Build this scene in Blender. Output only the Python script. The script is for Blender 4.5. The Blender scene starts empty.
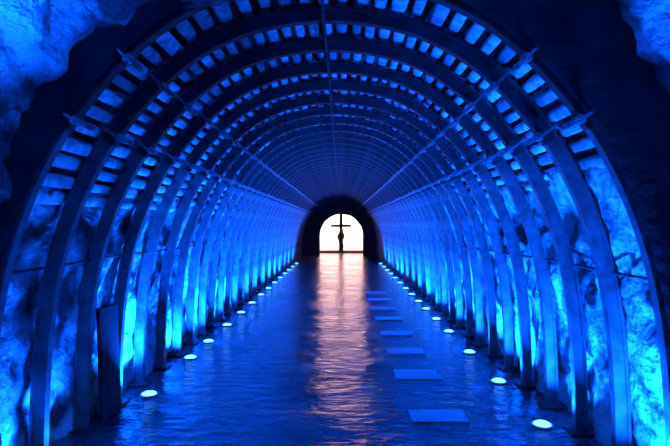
import bpy, math, random
from mathutils import Vector, noise
random.seed(7)
C = bpy.context.scene.collection
PI = math.pi

# ------------------------------------------------------------------ helpers
class MB:
    def __init__(s): s.v = []; s.f = []
    def add(s, verts, faces):
        n = len(s.v); s.v += [tuple(v) for v in verts]
        s.f += [tuple(i + n for i in f) for f in faces]
    def box(s, c, d, X=(1,0,0), Y=(0,1,0), Z=(0,0,1), bev=0.0):
        c = Vector(c); X = Vector(X); Y = Vector(Y); Z = Vector(Z)
        hx, hy, hz = d[0]/2, d[1]/2, d[2]/2
        if bev <= 0:
            vs = [c + X*sx*hx + Y*sy*hy + Z*sz*hz for sz in (-1,1) for sy in (-1,1) for sx in (-1,1)]
            s.add(vs, [(0,2,3,1),(4,5,7,6),(0,1,5,4),(2,6,7,3),(0,4,6,2),(1,3,7,5)])
            return
        rings = []
        for z, e in ((-hz, bev), (-hz+bev, 0), (hz-bev, 0), (hz, bev)):
            pts = []
            ax, ay = hx-e, hy-e
            b = bev*0.8
            for px, py in ((ax-b,-ay),(ax,-ay+b),(ax,ay-b),(ax-b,ay),(-ax+b,ay),(-ax,ay-b),(-ax,-ay+b),(-ax+b,-ay)):
                pts.append(c + X*px + Y*py + Z*z)
            rings.append(pts)
        s.rings(rings, caps=True)
    def rings(s, rings, caps=True, closed=True):
        n = len(rings[0]); vs = [p for r in rings for p in r]; fs = []
        for i in range(len(rings)-1):
            for j in range(n if closed else n-1):
                a = i*n+j; b = i*n+(j+1) % n
                fs.append((a, b, b+n, a+n))
        if caps:
            fs.append(tuple(range(n-1, -1, -1))); k = (len(rings)-1)*n
            fs.append(tuple(range(k, k+n)))
        s.add(vs, fs)
    def tube(s, pts, r, n=8):
        pts = [Vector(p) for p in pts]; rr = []
        up = Vector((0.123, 0.31, 0.94))
        for i, p in enumerate(pts):
            t = (pts[min(i+1, len(pts)-1)] - pts[max(i-1, 0)]).normalized()
            a = t.cross(up).normalized(); b = t.cross(a)
            q = r[i] if isinstance(r, (list, tuple)) else r
            rr.append([p + a*math.cos(2*PI*k/n)*q + b*math.sin(2*PI*k/n)*q for k in range(n)])
        s.rings(rr)
    def build(s, name, mat, parent=None, smooth=False):
        me = bpy.data.meshes.new(name)
        me.from_pydata(s.v, [], s.f); me.update()
        import bmesh
        bm = bmesh.new(); bm.from_mesh(me)
        bmesh.ops.recalc_face_normals(bm, faces=bm.faces)
        bm.to_mesh(me); bm.free()
        if smooth:
            for p in me.polygons: p.use_smooth = True
        me.materials.append(mat)
        o = bpy.data.objects.new(name, me); C.objects.link(o)
        if parent: o.parent = parent
        return o

def tag(o, label=None, cat=None, group=None, kind=None):
    if label: o['label'] = label
    if cat: o['category'] = cat
    if group: o['group'] = group
    if kind: o['kind'] = kind
    return o
def empty(name, loc=(0,0,0)):
    o = bpy.data.objects.new(name, None); o.empty_display_size = 0.2
    C.objects.link(o); o.location = loc; return o
def copy_tree(o, parent=None):
    c = o.copy(); C.objects.link(c)
    if parent: c.parent = parent
    for ch in list(o.children): copy_tree(ch, c)
    return c

# ------------------------------------------------------------------ materials
def mat(name, c1, c2, rough=0.7, scale=6.0, bump=0.3, bscale=25.0, metal=0.0, rand=0.0, bdist=0.02, rough2=None, spec=0.5, detail=6, lo=.35, hi=.65):
    m = bpy.data.materials.new(name); m.use_nodes = True
    N = m.node_tree.nodes; L = m.node_tree.links; N.clear()
    out = N.new('ShaderNodeOutputMaterial'); b = N.new('ShaderNodeBsdfPrincipled')
    L.new(b.outputs[0], out.inputs[0])
    tc = N.new('ShaderNodeTexCoord')
    src = tc.outputs['Object']
    n1 = N.new('ShaderNodeTexNoise'); n1.inputs['Scale'].default_value = scale; n1.inputs['Detail'].default_value = detail
    L.new(src, n1.inputs['Vector'])
    r = N.new('ShaderNodeValToRGB'); r.color_ramp.elements[0].position = lo; r.color_ramp.elements[1].position = hi
    r.color_ramp.elements[0].color = (*c1, 1); r.color_ramp.elements[1].color = (*c2, 1)
    L.new(n1.outputs['Fac'], r.inputs[0])
    col = r.outputs[0]
    if rand > 0:
        oi = N.new('ShaderNodeObjectInfo'); mr = N.new('ShaderNodeMapRange')
        mr.inputs['To Min'].default_value = 1-rand; mr.inputs['To Max'].default_value = 1+rand*0.6
        L.new(oi.outputs['Random'], mr.inputs['Value'])
        mx = N.new('ShaderNodeVectorMath'); mx.operation = 'SCALE'
        L.new(col, mx.inputs[0]); L.new(mr.outputs[0], mx.inputs['Scale']); col = mx.outputs[0]
    L.new(col, b.inputs['Base Color'])
    b.inputs['Metallic'].default_value = metal
    b.inputs['Specular IOR Level'].default_value = spec
    if rough2 is None: b.inputs['Roughness'].default_value = rough
    else:
        mr = N.new('ShaderNodeMapRange'); mr.inputs['To Min'].default_value = rough; mr.inputs['To Max'].default_value = rough2
        L.new(n1.outputs['Fac'], mr.inputs['Value']); L.new(mr.outputs[0], b.inputs['Roughness'])
    n2 = N.new('ShaderNodeTexNoise'); n2.inputs['Scale'].default_value = bscale; n2.inputs['Detail'].default_value = 8
    L.new(src, n2.inputs['Vector'])
    bp = N.new('ShaderNodeBump'); bp.inputs['Strength'].default_value = bump; bp.inputs['Distance'].default_value = bdist
    L.new(n2.outputs['Fac'], bp.inputs['Height']); L.new(bp.outputs[0], b.inputs['Normal'])
    return m

M = {}
M['steel'] = mat('galvanised_steel_shaded', (.012,.012,.014), (.035,.035,.037), 0.55, 9, 0.3, 60, 0.0, 0.08, 0.006, None, .3)  # crown shade put into the colour, darker than the same steel on the legs
M['legsteel'] = mat('galvanised_steel_lit', (.05,.05,.053), (.13,.13,.133), 0.45, 9, 0.25, 60, 0.1, 0.08, 0.006)  # same rib steel made lighter, lamplight on the legs put into the colour
M['clamp'] = mat('clamp_steel', (.16,.16,.17), (.32,.32,.33), 0.33, 20, 0.3, 70, 0.5, 0.05, 0.004)
M['timber'] = mat('lagging_timber', (.35,.35,.35), (.85,.85,.84), 0.75, 14, 0.5, 40, 0, 0.6, 0.01)
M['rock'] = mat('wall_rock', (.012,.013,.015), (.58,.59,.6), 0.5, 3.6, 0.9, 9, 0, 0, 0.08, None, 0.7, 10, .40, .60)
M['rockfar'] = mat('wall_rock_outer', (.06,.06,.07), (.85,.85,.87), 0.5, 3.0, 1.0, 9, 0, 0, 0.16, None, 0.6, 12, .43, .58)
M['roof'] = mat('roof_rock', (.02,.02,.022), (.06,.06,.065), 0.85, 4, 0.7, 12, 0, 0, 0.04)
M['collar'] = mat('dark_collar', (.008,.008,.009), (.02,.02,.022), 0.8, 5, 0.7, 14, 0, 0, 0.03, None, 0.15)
M['darkwood'] = mat('dark_timber', (.01,.01,.011), (.025,.025,.027), 0.85, 8, 0.6, 30, 0, 0, 0.01, None, 0.2)
M['slab'] = mat('floor_plate', (.42,.42,.43), (.55,.55,.56), 0.45, 6, 0.2, 50, 0, 0.05, 0.003)
M['black'] = mat('cross_dark', (.008,.008,.008), (.02,.02,.02), 0.7, 8, 0.2, 30)
M['cham'] = mat('chamber_plaster', (.75,.72,.72), (.85,.83,.83), 0.8, 3, 0.3, 9, 0, 0, 0.02)
M['portal'] = mat('portal_rock', (.03,.03,.032), (.07,.07,.075), 0.85, 3, 0.6, 8, 0, 0, 0.04)

def floor_mat():
    m = bpy.data.materials.new('wet_floor'); m.use_nodes = True
    N = m.node_tree.nodes; L = m.node_tree.links
    b = N['Principled BSDF']
    tc = N.new('ShaderNodeTexCoord')
    mp = N.new('ShaderNodeMapping'); mp.inputs['Scale'].default_value = (1.0, 1.9, 1); L.new(tc.outputs['Object'], mp.inputs[0])
    n1 = N.new('ShaderNodeTexNoise'); n1.inputs['Scale'].default_value = 1.6; n1.inputs['Detail'].default_value = 6; L.new(tc.outputs['Object'], n1.inputs[0])
    r = N.new('ShaderNodeValToRGB'); r.color_ramp.elements[0].color = (.03,.03,.032,1); r.color_ramp.elements[1].color = (.10,.10,.105,1)
    r.color_ramp.elements[0].position = .3; r.color_ramp.elements[1].position = .7
    L.new(n1.outputs['Fac'], r.inputs[0]); L.new(r.outputs[0], b.inputs['Base Color'])
    mr = N.new('ShaderNodeMapRange'); mr.inputs['From Min'].default_value = .3; mr.inputs['From Max'].default_value = .7
    mr.inputs['To Min'].default_value = .09; mr.inputs['To Max'].default_value = .22
    L.new(n1.outputs['Fac'], mr.inputs[0]); L.new(mr.outputs[0], b.inputs['Roughness'])
    b.inputs['Specular IOR Level'].default_value = 0.6
    n2 = N.new('ShaderNodeTexNoise'); n2.inputs['Scale'].default_value = 4.5; n2.inputs['Detail'].default_value = 4.5; n2.inputs['Roughness'].default_value = .55
    L.new(mp.outputs[0], n2.inputs[0])
    bp = N.new('ShaderNodeBump'); bp.inputs['Strength'].default_value = 1.0; bp.inputs['Distance'].default_value = 0.055
    n3 = N.new('ShaderNodeTexNoise'); n3.inputs['Scale'].default_value = 1.1; n3.inputs['Detail'].default_value = 3; L.new(mp.outputs[0], n3.inputs[0])
    m3 = N.new('ShaderNodeMapRange'); m3.inputs['From Min'].default_value = .38; m3.inputs['From Max'].default_value = .62
    m3.inputs['To Min'].default_value = .22; m3.inputs['To Max'].default_value = 1; L.new(n3.outputs['Fac'], m3.inputs[0]); L.new(m3.outputs[0], bp.inputs['Strength'])
    L.new(n2.outputs['Fac'], bp.inputs['Height']); L.new(bp.outputs[0], b.inputs['Normal'])
    return m
M['floor'] = floor_mat()

def emis(name, col, st):
    m = bpy.data.materials.new(name); m.use_nodes = True
    N = m.node_tree.nodes; L = m.node_tree.links; N.clear()
    o = N.new('ShaderNodeOutputMaterial'); e = N.new('ShaderNodeEmission')
    e.inputs[0].default_value = (*col, 1); e.inputs[1].default_value = st
    L.new(e.outputs[0], o.inputs[0]); return m
BLUE = (0.0012, 0.088, 1.0)
M['lens'] = emis('lamp_lens', (0.08, .45, 1.0), 6)

# ------------------------------------------------------------------ tunnel section
XC = -0.08
half = [(1.89,0),(1.885,.37),(1.865,.8),(1.81,1.26),(1.76,1.434),(1.69,1.66),(1.61,1.844),(1.515,2.037),(1.42,2.187),
        (1.32,2.30),(1.21,2.43),(1.09,2.56),(.95,2.70),(.745,2.82),(.48,2.92),(.24,2.96),(0,2.97)]
ctrl = [(-u, z) for u, z in half] + [(u, z) for u, z in half[-2::-1]]
def catmull(P, n=8):
    out = []
    for i in range(len(P)-1):
        p0 = P[max(i-1,0)]; p1 = P[i]; p2 = P[i+1]; p3 = P[min(i+2, len(P)-1)]
        for k in range(n):
            t = k/n
            out.append(tuple(0.5*((2*p1[a]) + (-p0[a]+p2[a])*t + (2*p0[a]-5*p1[a]+4*p2[a]-p3[a])*t*t + (-p0[a]+3*p1[a]-3*p2[a]+p3[a])*t**3) for a in (0,1)))
    out.append(P[-1]); return out
raw = catmull(ctrl)
for _ in range(6):      # smooth the measured outline
    raw = [raw[0]] + [((raw[i-1][0]+2*raw[i][0]+raw[i+1][0])/4, (raw[i-1][1]+2*raw[i][1]+raw[i+1][1])/4) for i in range(1, len(raw)-1)] + [raw[-1]]
def resample(P, n):
    d = [0.0]
    for i in range(1, len(P)): d.append(d[-1]+math.dist(P[i], P[i-1]))
    out = []; j = 0
    for k in range(n+1):
        t = d[-1]*k/n
        while j < len(P)-2 and d[j+1] < t: j += 1
        f = (t-d[j])/max(1e-9, d[j+1]-d[j]); f = min(1, max(0, f))
        out.append((P[j][0]*(1-f)+P[j+1][0]*f, P[j][1]*(1-f)+P[j+1][1]*f))
    return out
raw = resample(raw, 240)
for _ in range(160):
    raw = [raw[0]] + [((raw[i-1][0]+2*raw[i][0]+raw[i+1][0])/4, (raw[i-1][1]+2*raw[i][1]+raw[i+1][1])/4) for i in range(1, len(raw)-1)] + [raw[-1]]
acc = [0.0]
for i in range(1, len(raw)):
    acc.append(acc[-1] + math.dist(raw[i], raw[i-1]))
TOTAL = acc[-1]
def PT(s):
    """point and outward normal at arc length s"""
    s = max(0.0, min(TOTAL-1e-6, s)); lo, hi = 0, len(acc)-1
    while hi-lo > 1:
        m = (lo+hi)//2
        if acc[m] <= s: lo = m
        else: hi = m
    t = (s-acc[lo])/(acc[hi]-acc[lo])
    x = raw[lo][0]*(1-t)+raw[hi][0]*t; z = raw[lo][1]*(1-t)+raw[hi][1]*t
    a = raw[max(lo-2,0)]; b = raw[min(hi+2, len(raw)-1)]
    dx, dz = b[0]-a[0], b[1]-a[1]; l = math.hypot(dx, dz)
    return Vector((x+XC, 0, z)), Vector((-dz/l, 0, dx/l)), Vector((dx/l, 0, dz/l))
def S_at_z(z, side):
    """arc length where the outline has height z, side -1 left / +1 right"""
    lo, hi = (0, TOTAL/2)
    for _ in range(40):
        m = (lo+hi)/2
        if PT(m)[0].z < z: lo = m
        else: hi = m
    return lo if side < 0 else TOTAL-lo

SP = 0.58            # rib spacing
Y0 = 2.88            # first rib
NR = 41
YEND = Y0+SP*(NR-1)+0.45

# ------------------------------------------------------------------ steel arch ribs
def sweep(s0, s1, off, step=0.07):
    sec = [(-.030,0),(.030,0),(.044,.066),(.062,.066),(.062,.084),(.032,.084),(.018,.014),(-.018,.014),(-.032,.084),(-.062,.084),(-.062,.066),(-.044,.066)]
    n = max(2, int((s1-s0)/step)); rings = []
    for i in range(n+1):
        p, nn, t = PT(s0+(s1-s0)*i/n)
        rings.append([p + nn*(b+off) + Vector((0, a, 0)) for a, b in sec])
    m = MB(); m.rings(rings); return m
sUL, sLL = S_at_z(2.52, -1), S_at_z(2.18, -1)
sUR, sLR = S_at_z(2.52, 1), S_at_z(2.18, 1)
def clamp(s):
    p, nn, t = PT(s); Yv = Vector((0,1,0))
    m = MB()
    m.box(p - nn*.022, (.034, .19, .014), t, Yv, nn, 0.004)          # inner plate
    m.box(p - nn*.006, (.055, .10, .018), t, Yv, nn, 0.004)
    m.box(p + nn*.100, (.045, .20, .016), t, Yv, nn, 0.004)          # outer strap
    return m
def bolt(s, sy):
    p, nn, t = PT(s); m = MB()
    a = p + Vector((0, sy*.085, 0))
    m.tube([a - nn*.075, a + nn*.122], .009, 6)
    m.tube([a - nn*.052, a - nn*.031], .019, 6)
    return m
def make_rib():
    r = empty('arch_rib', (0,0,0))
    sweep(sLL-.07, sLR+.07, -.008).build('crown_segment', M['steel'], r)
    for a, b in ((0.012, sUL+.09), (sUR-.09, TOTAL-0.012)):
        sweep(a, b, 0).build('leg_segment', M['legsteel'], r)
    for s in (0.0, TOTAL):
        p, nn, t = PT(s); m = MB()
        m.box((p.x+nn.x*.05, 0, .008), (.20, .20, .016), bev=.003)
        m.build('base_plate', M['steel'], r)
    for s in (sUL, sLL, sUR, sLR):
        c = clamp(s).build('clamp', M['clamp'], r)
        for sy in (-1, 1): bolt(s, sy).build('bolt', M['clamp'], c)
    return r
ORD = ['first','second','third','fourth','fifth','sixth','seventh','eighth','ninth','tenth','eleventh','twelfth','thirteenth','fourteenth',
       'fifteenth','sixteenth','seventeenth','eighteenth','nineteenth','twentieth']
def ordn(i):
    if i < 20: return ORD[i]
    if i == 29: return 'thirtieth'
    if i == 39: return 'fortieth'
    tens = {2:'twenty',3:'thirty',4:'forty'}[(i+1)//10]
    return tens+'-'+ORD[(i+1) % 10 - 1]
proto = make_rib()
for i in range(NR):
    r = proto if i == 0 else copy_tree(proto)
    r.location = (random.uniform(-.012,.012) if i else 0, Y0+SP*i, 0)
    if i == 0: lab = 'nearest steel arch rib, against the black collar at the ribbed tunnel mouth'
    elif i == NR-1: lab = 'farthest steel arch rib, right before the dark end portal'
    else: lab = '%s steel arch rib counted from the near mouth of the tunnel' % ordn(i)
    tag(r, lab, 'arch', 'steel arch ribs lining the tunnel')

# ------------------------------------------------------------------ timber lagging between the ribs
sBL, sBR = S_at_z(1.72, -1), S_at_z(1.86, 1)
def board(s, w, ln, th, off):
    """rounded plank lying along the tunnel, pillow-shaped towards the inside"""
    p, nn, t = PT(s); rings = []
    p = p + nn*off
    j = [random.uniform(.85, 1.1) for _ in range(8)]
    for k, (yy, q) in enumerate(((-.5,.80),(-.46,.97),(-.2,1),(.2,1.02),(.46,.97),(.5,.80))):
        ring = []
        for a in range(8):
            th_ = 2*PI*(a+.5)/8
            cx, cz = math.cos(th_), math.sin(th_)
            cx = math.copysign(abs(cx)**.55, cx); cz = math.copysign(abs(cz)**.6, cz)
            ring.append(p + t*(cx*w/2*q*j[a]) + nn*(cz*th/2*q) + Vector((0, yy*ln, 0)))
        rings.append(ring)
    return rings
for i in range(NR-1):
    t = empty('timber_lagging', (0, Y0+SP*(i+.5), 0))
    if i == 0: lab = 'nearest band of timber lagging boards overhead, at the first arch rib'
    else: lab = 'band of timber lagging boards overhead between the %s and %s arch ribs' % (ordn(i), ordn(i+1))
    tag(t, lab, 'lagging', 'bands of timber lagging between the arch ribs')
    s = sBL; pitch = .118 if i == 0 else (.100 if i < 3 else .092)
    allm = MB()
    while s < sBR:
        w = pitch*random.uniform(.62,.86)
        rg = board(s, w, SP-.03, .045*random.uniform(.85,1.2), .112+random.uniform(-.004,.028))
        if i < 8:
            m = MB(); m.rings(rg); o = m.build('board', M['timber'], t, True)
        else: allm.rings(rg)
        s += pitch*random.uniform(.94,1.06)
    if i >= 8: allm.build('boards', M['timber'], t, True)

# ------------------------------------------------------------------ rock shell behind the ribs
def shell(name, s0, s1, m, base, amp, ns=40):
    ys = []; y = Y0-.02
    while y < YEND: ys.append(y); y += .055 if y < 9 else (.09 if y < 15 else .2)
    ys.append(YEND)
    rings = []
    for y in ys:
        row = []
        for k in range(ns+1):
            s = s0+(s1-s0)*k/ns
            p, nn, t = PT(s)
            q = Vector((p.x*1.3, y*1.3, p.z*1.3))
            d = noise.fractal(q, 0.9, 2.1, 5)*amp
            d += abs(noise.noise(q*2.7))*amp*.9
            off = max(base+d, .094)
            yy = y
            row.append(p + nn*off + Vector((0, yy, -0.06 if p.z < .02 else 0)))
        rings.append(row)
    b = MB(); b.rings(rings, caps=False, closed=False)
    o = b.build(name, m, None, True); tag(o, kind='structure'); return o
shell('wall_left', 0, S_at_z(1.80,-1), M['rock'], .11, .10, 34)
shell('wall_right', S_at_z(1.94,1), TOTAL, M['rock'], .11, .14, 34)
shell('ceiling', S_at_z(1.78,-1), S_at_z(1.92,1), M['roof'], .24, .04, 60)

# floor
b = MB(); nx, ny = 60, 150
rings = []
for j in range(ny+1):
    y = -4 + 39.0*j/ny
    rings.append([(-4.2+8.4*i/nx, y, 0.0+0.006*noise.noise(Vector((i*.5, y*1.2, 0)))-0.006) for i in range(nx+1)])
b.rings([[Vector(p) for p in r] for r in rings], caps=False, closed=False)
tag(b.build('floor', M['floor'], None, True), kind='structure')

# ------------------------------------------------------------------ near rock tunnel and the black collar
def outer_r(ang, y):
    """radius of the bare rock vault about (XC, 1.2); ang 0 = right, PI/2 = up"""
    c = math.cos(ang)
    r = 1.785 + (.30*max(0, 1-abs(math.degrees(ang)-50)/30) + .14 if c > 0 else .0)
    grow = 1.0 + 0.16*min(1.0, (2.8-y)/1.6)
    q = Vector((math.cos(ang)*2.4, math.sin(ang)*2.4, y*1.25))
    d = noise.fractal(q+Vector((3,1,0)), .9, 2.0, 6)*.17 + abs(noise.noise(q*1.9))*.14 + noise.noise(q*6)*.05 + noise.noise(q*14)*.022
    return r*grow + d
ys = [-4+ .05*k for k in range(int(6.8/.05)+2)]
rings = []
for y in ys:
    row = []
    for k in range(151):
        a = math.radians(-38 + 256*k/150)
        r = outer_r(a, y)
        ca = math.cos(a) if math.sin(a) > 0 else math.copysign(1, math.cos(a))
        row.append(Vector((XC+ca*r*1.02, y, max(-.08, 1.2+math.sin(a)*r*1.3 if math.sin(a) < 0 else 1.2+math.sin(a)*r))))
    rings.append(row)
b = MB(); b.rings(rings, caps=False, closed=False)
tag(b.build('wall_outer', M['rockfar'], None, True), kind='structure')
b = MB(); b.box((0,-4.1,1.8), (6,.2,4.2))
tag(b.build('wall_back', M['rockfar']), kind='structure')
# collar: thick dark ring lapped over the first rib to darken its lit face, out past the rock vault, jagged outer lip against the rock
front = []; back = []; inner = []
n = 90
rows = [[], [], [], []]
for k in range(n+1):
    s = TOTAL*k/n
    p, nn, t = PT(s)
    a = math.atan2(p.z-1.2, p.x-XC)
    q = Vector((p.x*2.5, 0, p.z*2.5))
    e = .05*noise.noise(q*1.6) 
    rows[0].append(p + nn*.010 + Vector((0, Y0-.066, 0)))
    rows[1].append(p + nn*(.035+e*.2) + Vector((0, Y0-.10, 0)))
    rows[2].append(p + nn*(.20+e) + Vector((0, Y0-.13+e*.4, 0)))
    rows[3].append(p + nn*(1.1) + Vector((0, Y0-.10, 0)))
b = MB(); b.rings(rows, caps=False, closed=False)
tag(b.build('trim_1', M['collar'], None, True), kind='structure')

# ------------------------------------------------------------------ tie rods
def rod(s, off, r, name, lab, xo=0):
    p, nn, t = PT(s); b = MB()
    pts = []
    y = Y0-.05
    while y < YEND-.2:
        q = p + nn*(off + .008*math.sin(y*3.1)); pts.append(q + Vector((0, y, .006*math.sin(y*1.7)))); y += SP/2
    b.tube(pts, r, 8); o = b.build(name, M['steel'], None, True)
    tag(o, lab, 'rod', 'tie rods joining the arch ribs')
rod(S_at_z(1.30,-1), .078, .010, 'tie_rod', 'long thin steel tie rod along the left wall at waist height')
rod(S_at_z(1.27, 1), .078, .010, 'tie_rod', 'long thin steel tie rod along the right wall at waist height')
rod(TOTAL/2-.03, -.036, .011, 'tie_rod', 'long steel tie rod running overhead along the crown of the arches')

# ------------------------------------------------------------------ floor uplights
def make_lamp():
    r = empty('floor_uplight')
    b = MB(); n = 24; rg = []
    for rad, z in ((.088,-.02),(.088,.006),(.084,.010),(.070,.010),(.068,.006)):
        rg.append([Vector((math.cos(2*PI*k/n)*rad, math.sin(2*PI*k/n)*rad, z)) for k in range(n)])
    b.rings(rg, caps=False); b.build('bezel', M['clamp'], r, False)
    b = MB(); rg = []
    for rad, z in ((.069,.005),(.062,.016),(.042,.026),(.015,.029)):
        rg.append([Vector((math.cos(2*PI*k/n)*rad, math.sin(2*PI*k/n)*rad, z)) for k in range(n)])
    b.rings(rg, caps=True); b.build('lens', M['lens'], r, True)
    return r
lamp0 = make_lamp()
PW = 135
left_y = [1.9, 3.30, 3.62, 4.86, 6.2, 7.05, 8.2, 9.35, 10.5, 11.7, 12.9, 14.1, 15.4, 16.7, 18.0, 19.4, 21.0]  # first three are unseen, added to light the near rock and left wall
right_y = [1.7, 2.95, 4.16, 5.3, 6.5, 7.74, 8.76, 9.8, 10.75, 11.8, 12.9, 14.1, 15.4, 16.7, 18.0, 19.4, 21.0]  # first one is unseen, placed to light the bare rock
first = True
def lamp(x, y, side, lab, e):
    global first
    r = lamp0 if first else copy_tree(lamp0); first = False
    r.location = (x, y, 0)
    tag(r, lab, 'light', 'blue uplights set in the floor along both walls')
    ld = bpy.data.lights.new('uplight_beam', 'AREA'); ld.shape = 'DISK'; ld.size = .13; ld.energy = e; ld.color = BLUE
    ld.spread = math.radians(118)
    lo = bpy.data.objects.new('uplight_beam', ld); C.objects.link(lo)
    lo.location = (x, y, .055)
    d = Vector((side*.30, .32 if side < 0 else .22, 1)).normalized()
    if side < 0 and 2.5 < y < 4: d = Vector((-.55, -.55 if y < 3.5 else -.15, 1)).normalized(); ld.spread = math.radians(90)
    if y == 4.86: d = Vector((-.6, 0, 1)).normalized(); ld.spread = math.radians(105)
    if y < 2.5: d = Vector((.14 if side < 0 else .02, -.38, 1)).normalized(); ld.spread = math.radians(80)
    lo.rotation_euler = (-d).to_track_quat('Z', 'Y').to_euler()
vis = -1
for side, ys_, x in ((-1, left_y, -1.80), (1, right_y, 1.60)):
    w = 'left' if side < 0 else 'right'
    k = 0
    for y in ys_:
        if y == 3.62: lab = 'unseen blue floor uplight added to light the left wall, between the second and third ribs'
        elif y < 4: lab = 'blue floor uplight on the %s side near the camera, %s' % (w, 'unseen, placed to light the bare rock' if y < 2 else 'unseen at the first ribs')
        else:
            lab = ('nearest visible blue floor uplight along the %s wall' % w) if k == 0 else '%s blue floor uplight from the front along the %s wall' % (ordn(k), w)
            k += 1
        e = PW
        if y < 2.5: e = PW*(2.3 if side < 0 else 1.8)
        if side < 0 and 2.5 < y < 4: e = PW*.13
        if y > 8: e = PW*1.3
        if y == 4.86: e = PW*1.8
        if side < 0 and 5 < y < 7.5: e = PW*1.3
        lamp(x if y != 3.62 else -1.84, y, side, lab, e)

# ------------------------------------------------------------------ pale plates in the floor
first_p = None
for i, (ya, yb) in enumerate([(4.22,4.48),(5.38,5.72),(6.42,6.71),(7.5,7.76),(8.7,8.98),(9.75,10.05),(10.9,11.2),(12.0,12.3)]):
    b = MB(); b.box((.808, (ya+yb)/2, .000), (.465, yb-ya, .014), bev=.004)
    o = b.build('floor_plate', M['slab'])
    lab = 'nearest pale rectangular plate set in the wet floor' if i == 0 else '%s pale rectangular floor plate counted from the front' % ordn(i)
    tag(o, lab, 'floor plate', 'pale plates along the right of the floor')

# ------------------------------------------------------------------ leaning dark timbers at the left foot of the wall
def plank(p0, p1, w, th, lab):
    p0 = Vector(p0); p1 = Vector(p1); d = (p1-p0); l = d.length; d.normalize()
    X = Vector((0,1,0)); X = (X - d*X.dot(d)).normalized(); Y = d.cross(X)
    b = MB(); b.box((p0+p1)/2, (w, th, l), X, Y, d, .012)
    tag(b.build('leaning_plank', M['darkwood']), lab, 'plank', None)
plank((-1.915, 4.31, .0), (-1.955, 4.33, .92), .36, .03, 'black plank standing against the left wall just before the nearest visible uplight')

# ------------------------------------------------------------------ end portal and the bright chamber beyond
YP = YEND
b = MB(); n = 48
inn, outn, innb = [], [], []
for k in range(n+1):
    a = PI*k/n
    ca, sa = math.cos(a), math.sin(a)
    hw, spr = 1.12, 1.0
    jag = .03*noise.noise(Vector((ca*4, sa*4, 1)))
    rx = hw+jag
    z = spr + sa*(1.11+jag)
    inn.append(Vector((.02+ca*rx, YP, z))); innb.append(Vector((.02+ca*rx, YP+.7, z)))
    outn.append(Vector((.02+ca*3.2, YP-.05, spr+sa*2.6)))
for lst, xs in ((inn, (1.12)), (innb, (1.12)), (outn, (3.2))):
    y = lst[0].y
    lst.insert(0, Vector((.02+xs, y, -.05))); lst.append(Vector((.02-xs, y, -.05)))
b.rings([outn, inn, innb], caps=False, closed=False)
tag(b.build('wall_end', M['portal'], None, True), kind='structure')
# chamber shell
YB = YP+7
b = MB()
b.box((0, YB+.1, 1.6), (7, .2, 4.2)); tag(b.build('wall_chamber', M['cham']), kind='structure')
b = MB(); b.box((-3.4, (YP+.7+YB)/2, 1.6), (.2, YB-YP-.7, 4.2)); tag(b.build('wall_chamber_left', M['cham']), kind='structure')
b = MB(); b.box((3.4, (YP+.7+YB)/2, 1.6), (.2, YB-YP-.7, 4.2)); tag(b.build('wall_chamber_right', M['cham']), kind='structure')
b = MB(); b.box((0, (YP+.7+YB)/2, 3.75), (7, YB-YP-.7, .1)); tag(b.build('ceiling_chamber', M['cham']), kind='structure')
# low dark step in front of the cross
b = MB(); b.box((0, 29.3, .05), (2.6, .8, .10), bev=.02)
tag(b.build('altar_step', M['portal']), 'low dark step under the cross in the bright chamber', 'step')
# cross
r = empty('standing_cross', (.0, 29.3, .10))
b = MB(); b.box((0,0,1.08), (.18,.14,2.16), bev=.015); b.build('post', M['black'], r)
b = MB(); b.box((0,0,1.40), (1.14,.10,.15), bev=.012); b.build('crossbar', mat('crossbar_dark', (.03,.05,.035), (.05,.08,.055), .7), r)
b = MB(); rg = []
for z, w in ((.0,.13),(.25,.13),(.5,.12),(.60,.14),(.74,.21),(.90,.20),(1.0,.13),(1.2,.10),(1.24,.04)):
    rg.append([Vector((.02*math.sin(z*7)+math.cos(2*PI*k/12)*w, -.08+math.sin(2*PI*k/12)*w*.7, z)) for k in range(12)])
b.rings(rg); b.build('lower_shaft', M['black'], r, True)
tag(r, 'tall dark cross silhouetted in the bright arched opening at the tunnel end', 'cross')
# chamber lamps
def area(name, loc, tgt, size, e, col):
    ld = bpy.data.lights.new(name, 'AREA'); ld.shape = 'RECTANGLE'; ld.size = size[0]; ld.size_y = size[1]; ld.energy = e; ld.color = col
    o = bpy.data.objects.new(name, ld); C.objects.link(o); o.location = loc
    o.rotation_euler = (Vector(loc)-Vector(tgt)).to_track_quat('Z','Y').to_euler()
area('chamber_light', (-.4, YP+3.4, 3.55), (-.2, YB, 1.2), (4, .5), 1100, (1, .58, .46))
area('chamber_light', (1.2, YP+3.4, 3.55), (.8, YB, 1.0), (2, .5), 200, (.9, .5, .72))

# ------------------------------------------------------------------ world, camera, view
w = bpy.data.worlds.new('World'); bpy.context.scene.world = w; w.use_nodes = True
w.node_tree.nodes['Background'].inputs[0].default_value = (0, .01, .1, 1)
w.node_tree.nodes['Background'].inputs[1].default_value = 0.1
cd = bpy.data.cameras.new('camera'); cam = bpy.data.objects.new('camera', cd); C.objects.link(cam)
cd.sensor_width = 36; cd.lens = 520/670*36; cd.clip_start = .05
cam.location = (0, 0, 1.6); cam.rotation_euler = (PI/2+math.atan(1/520), 0, math.atan(6/520))
sc = bpy.context.scene; sc.camera = cam
sc.view_settings.view_transform = 'Standard'; sc.view_settings.look = 'None'
sc.view_settings.exposure = 0; sc.view_settings.gamma = 1; sc.view_settings.use_curve_mapping = False
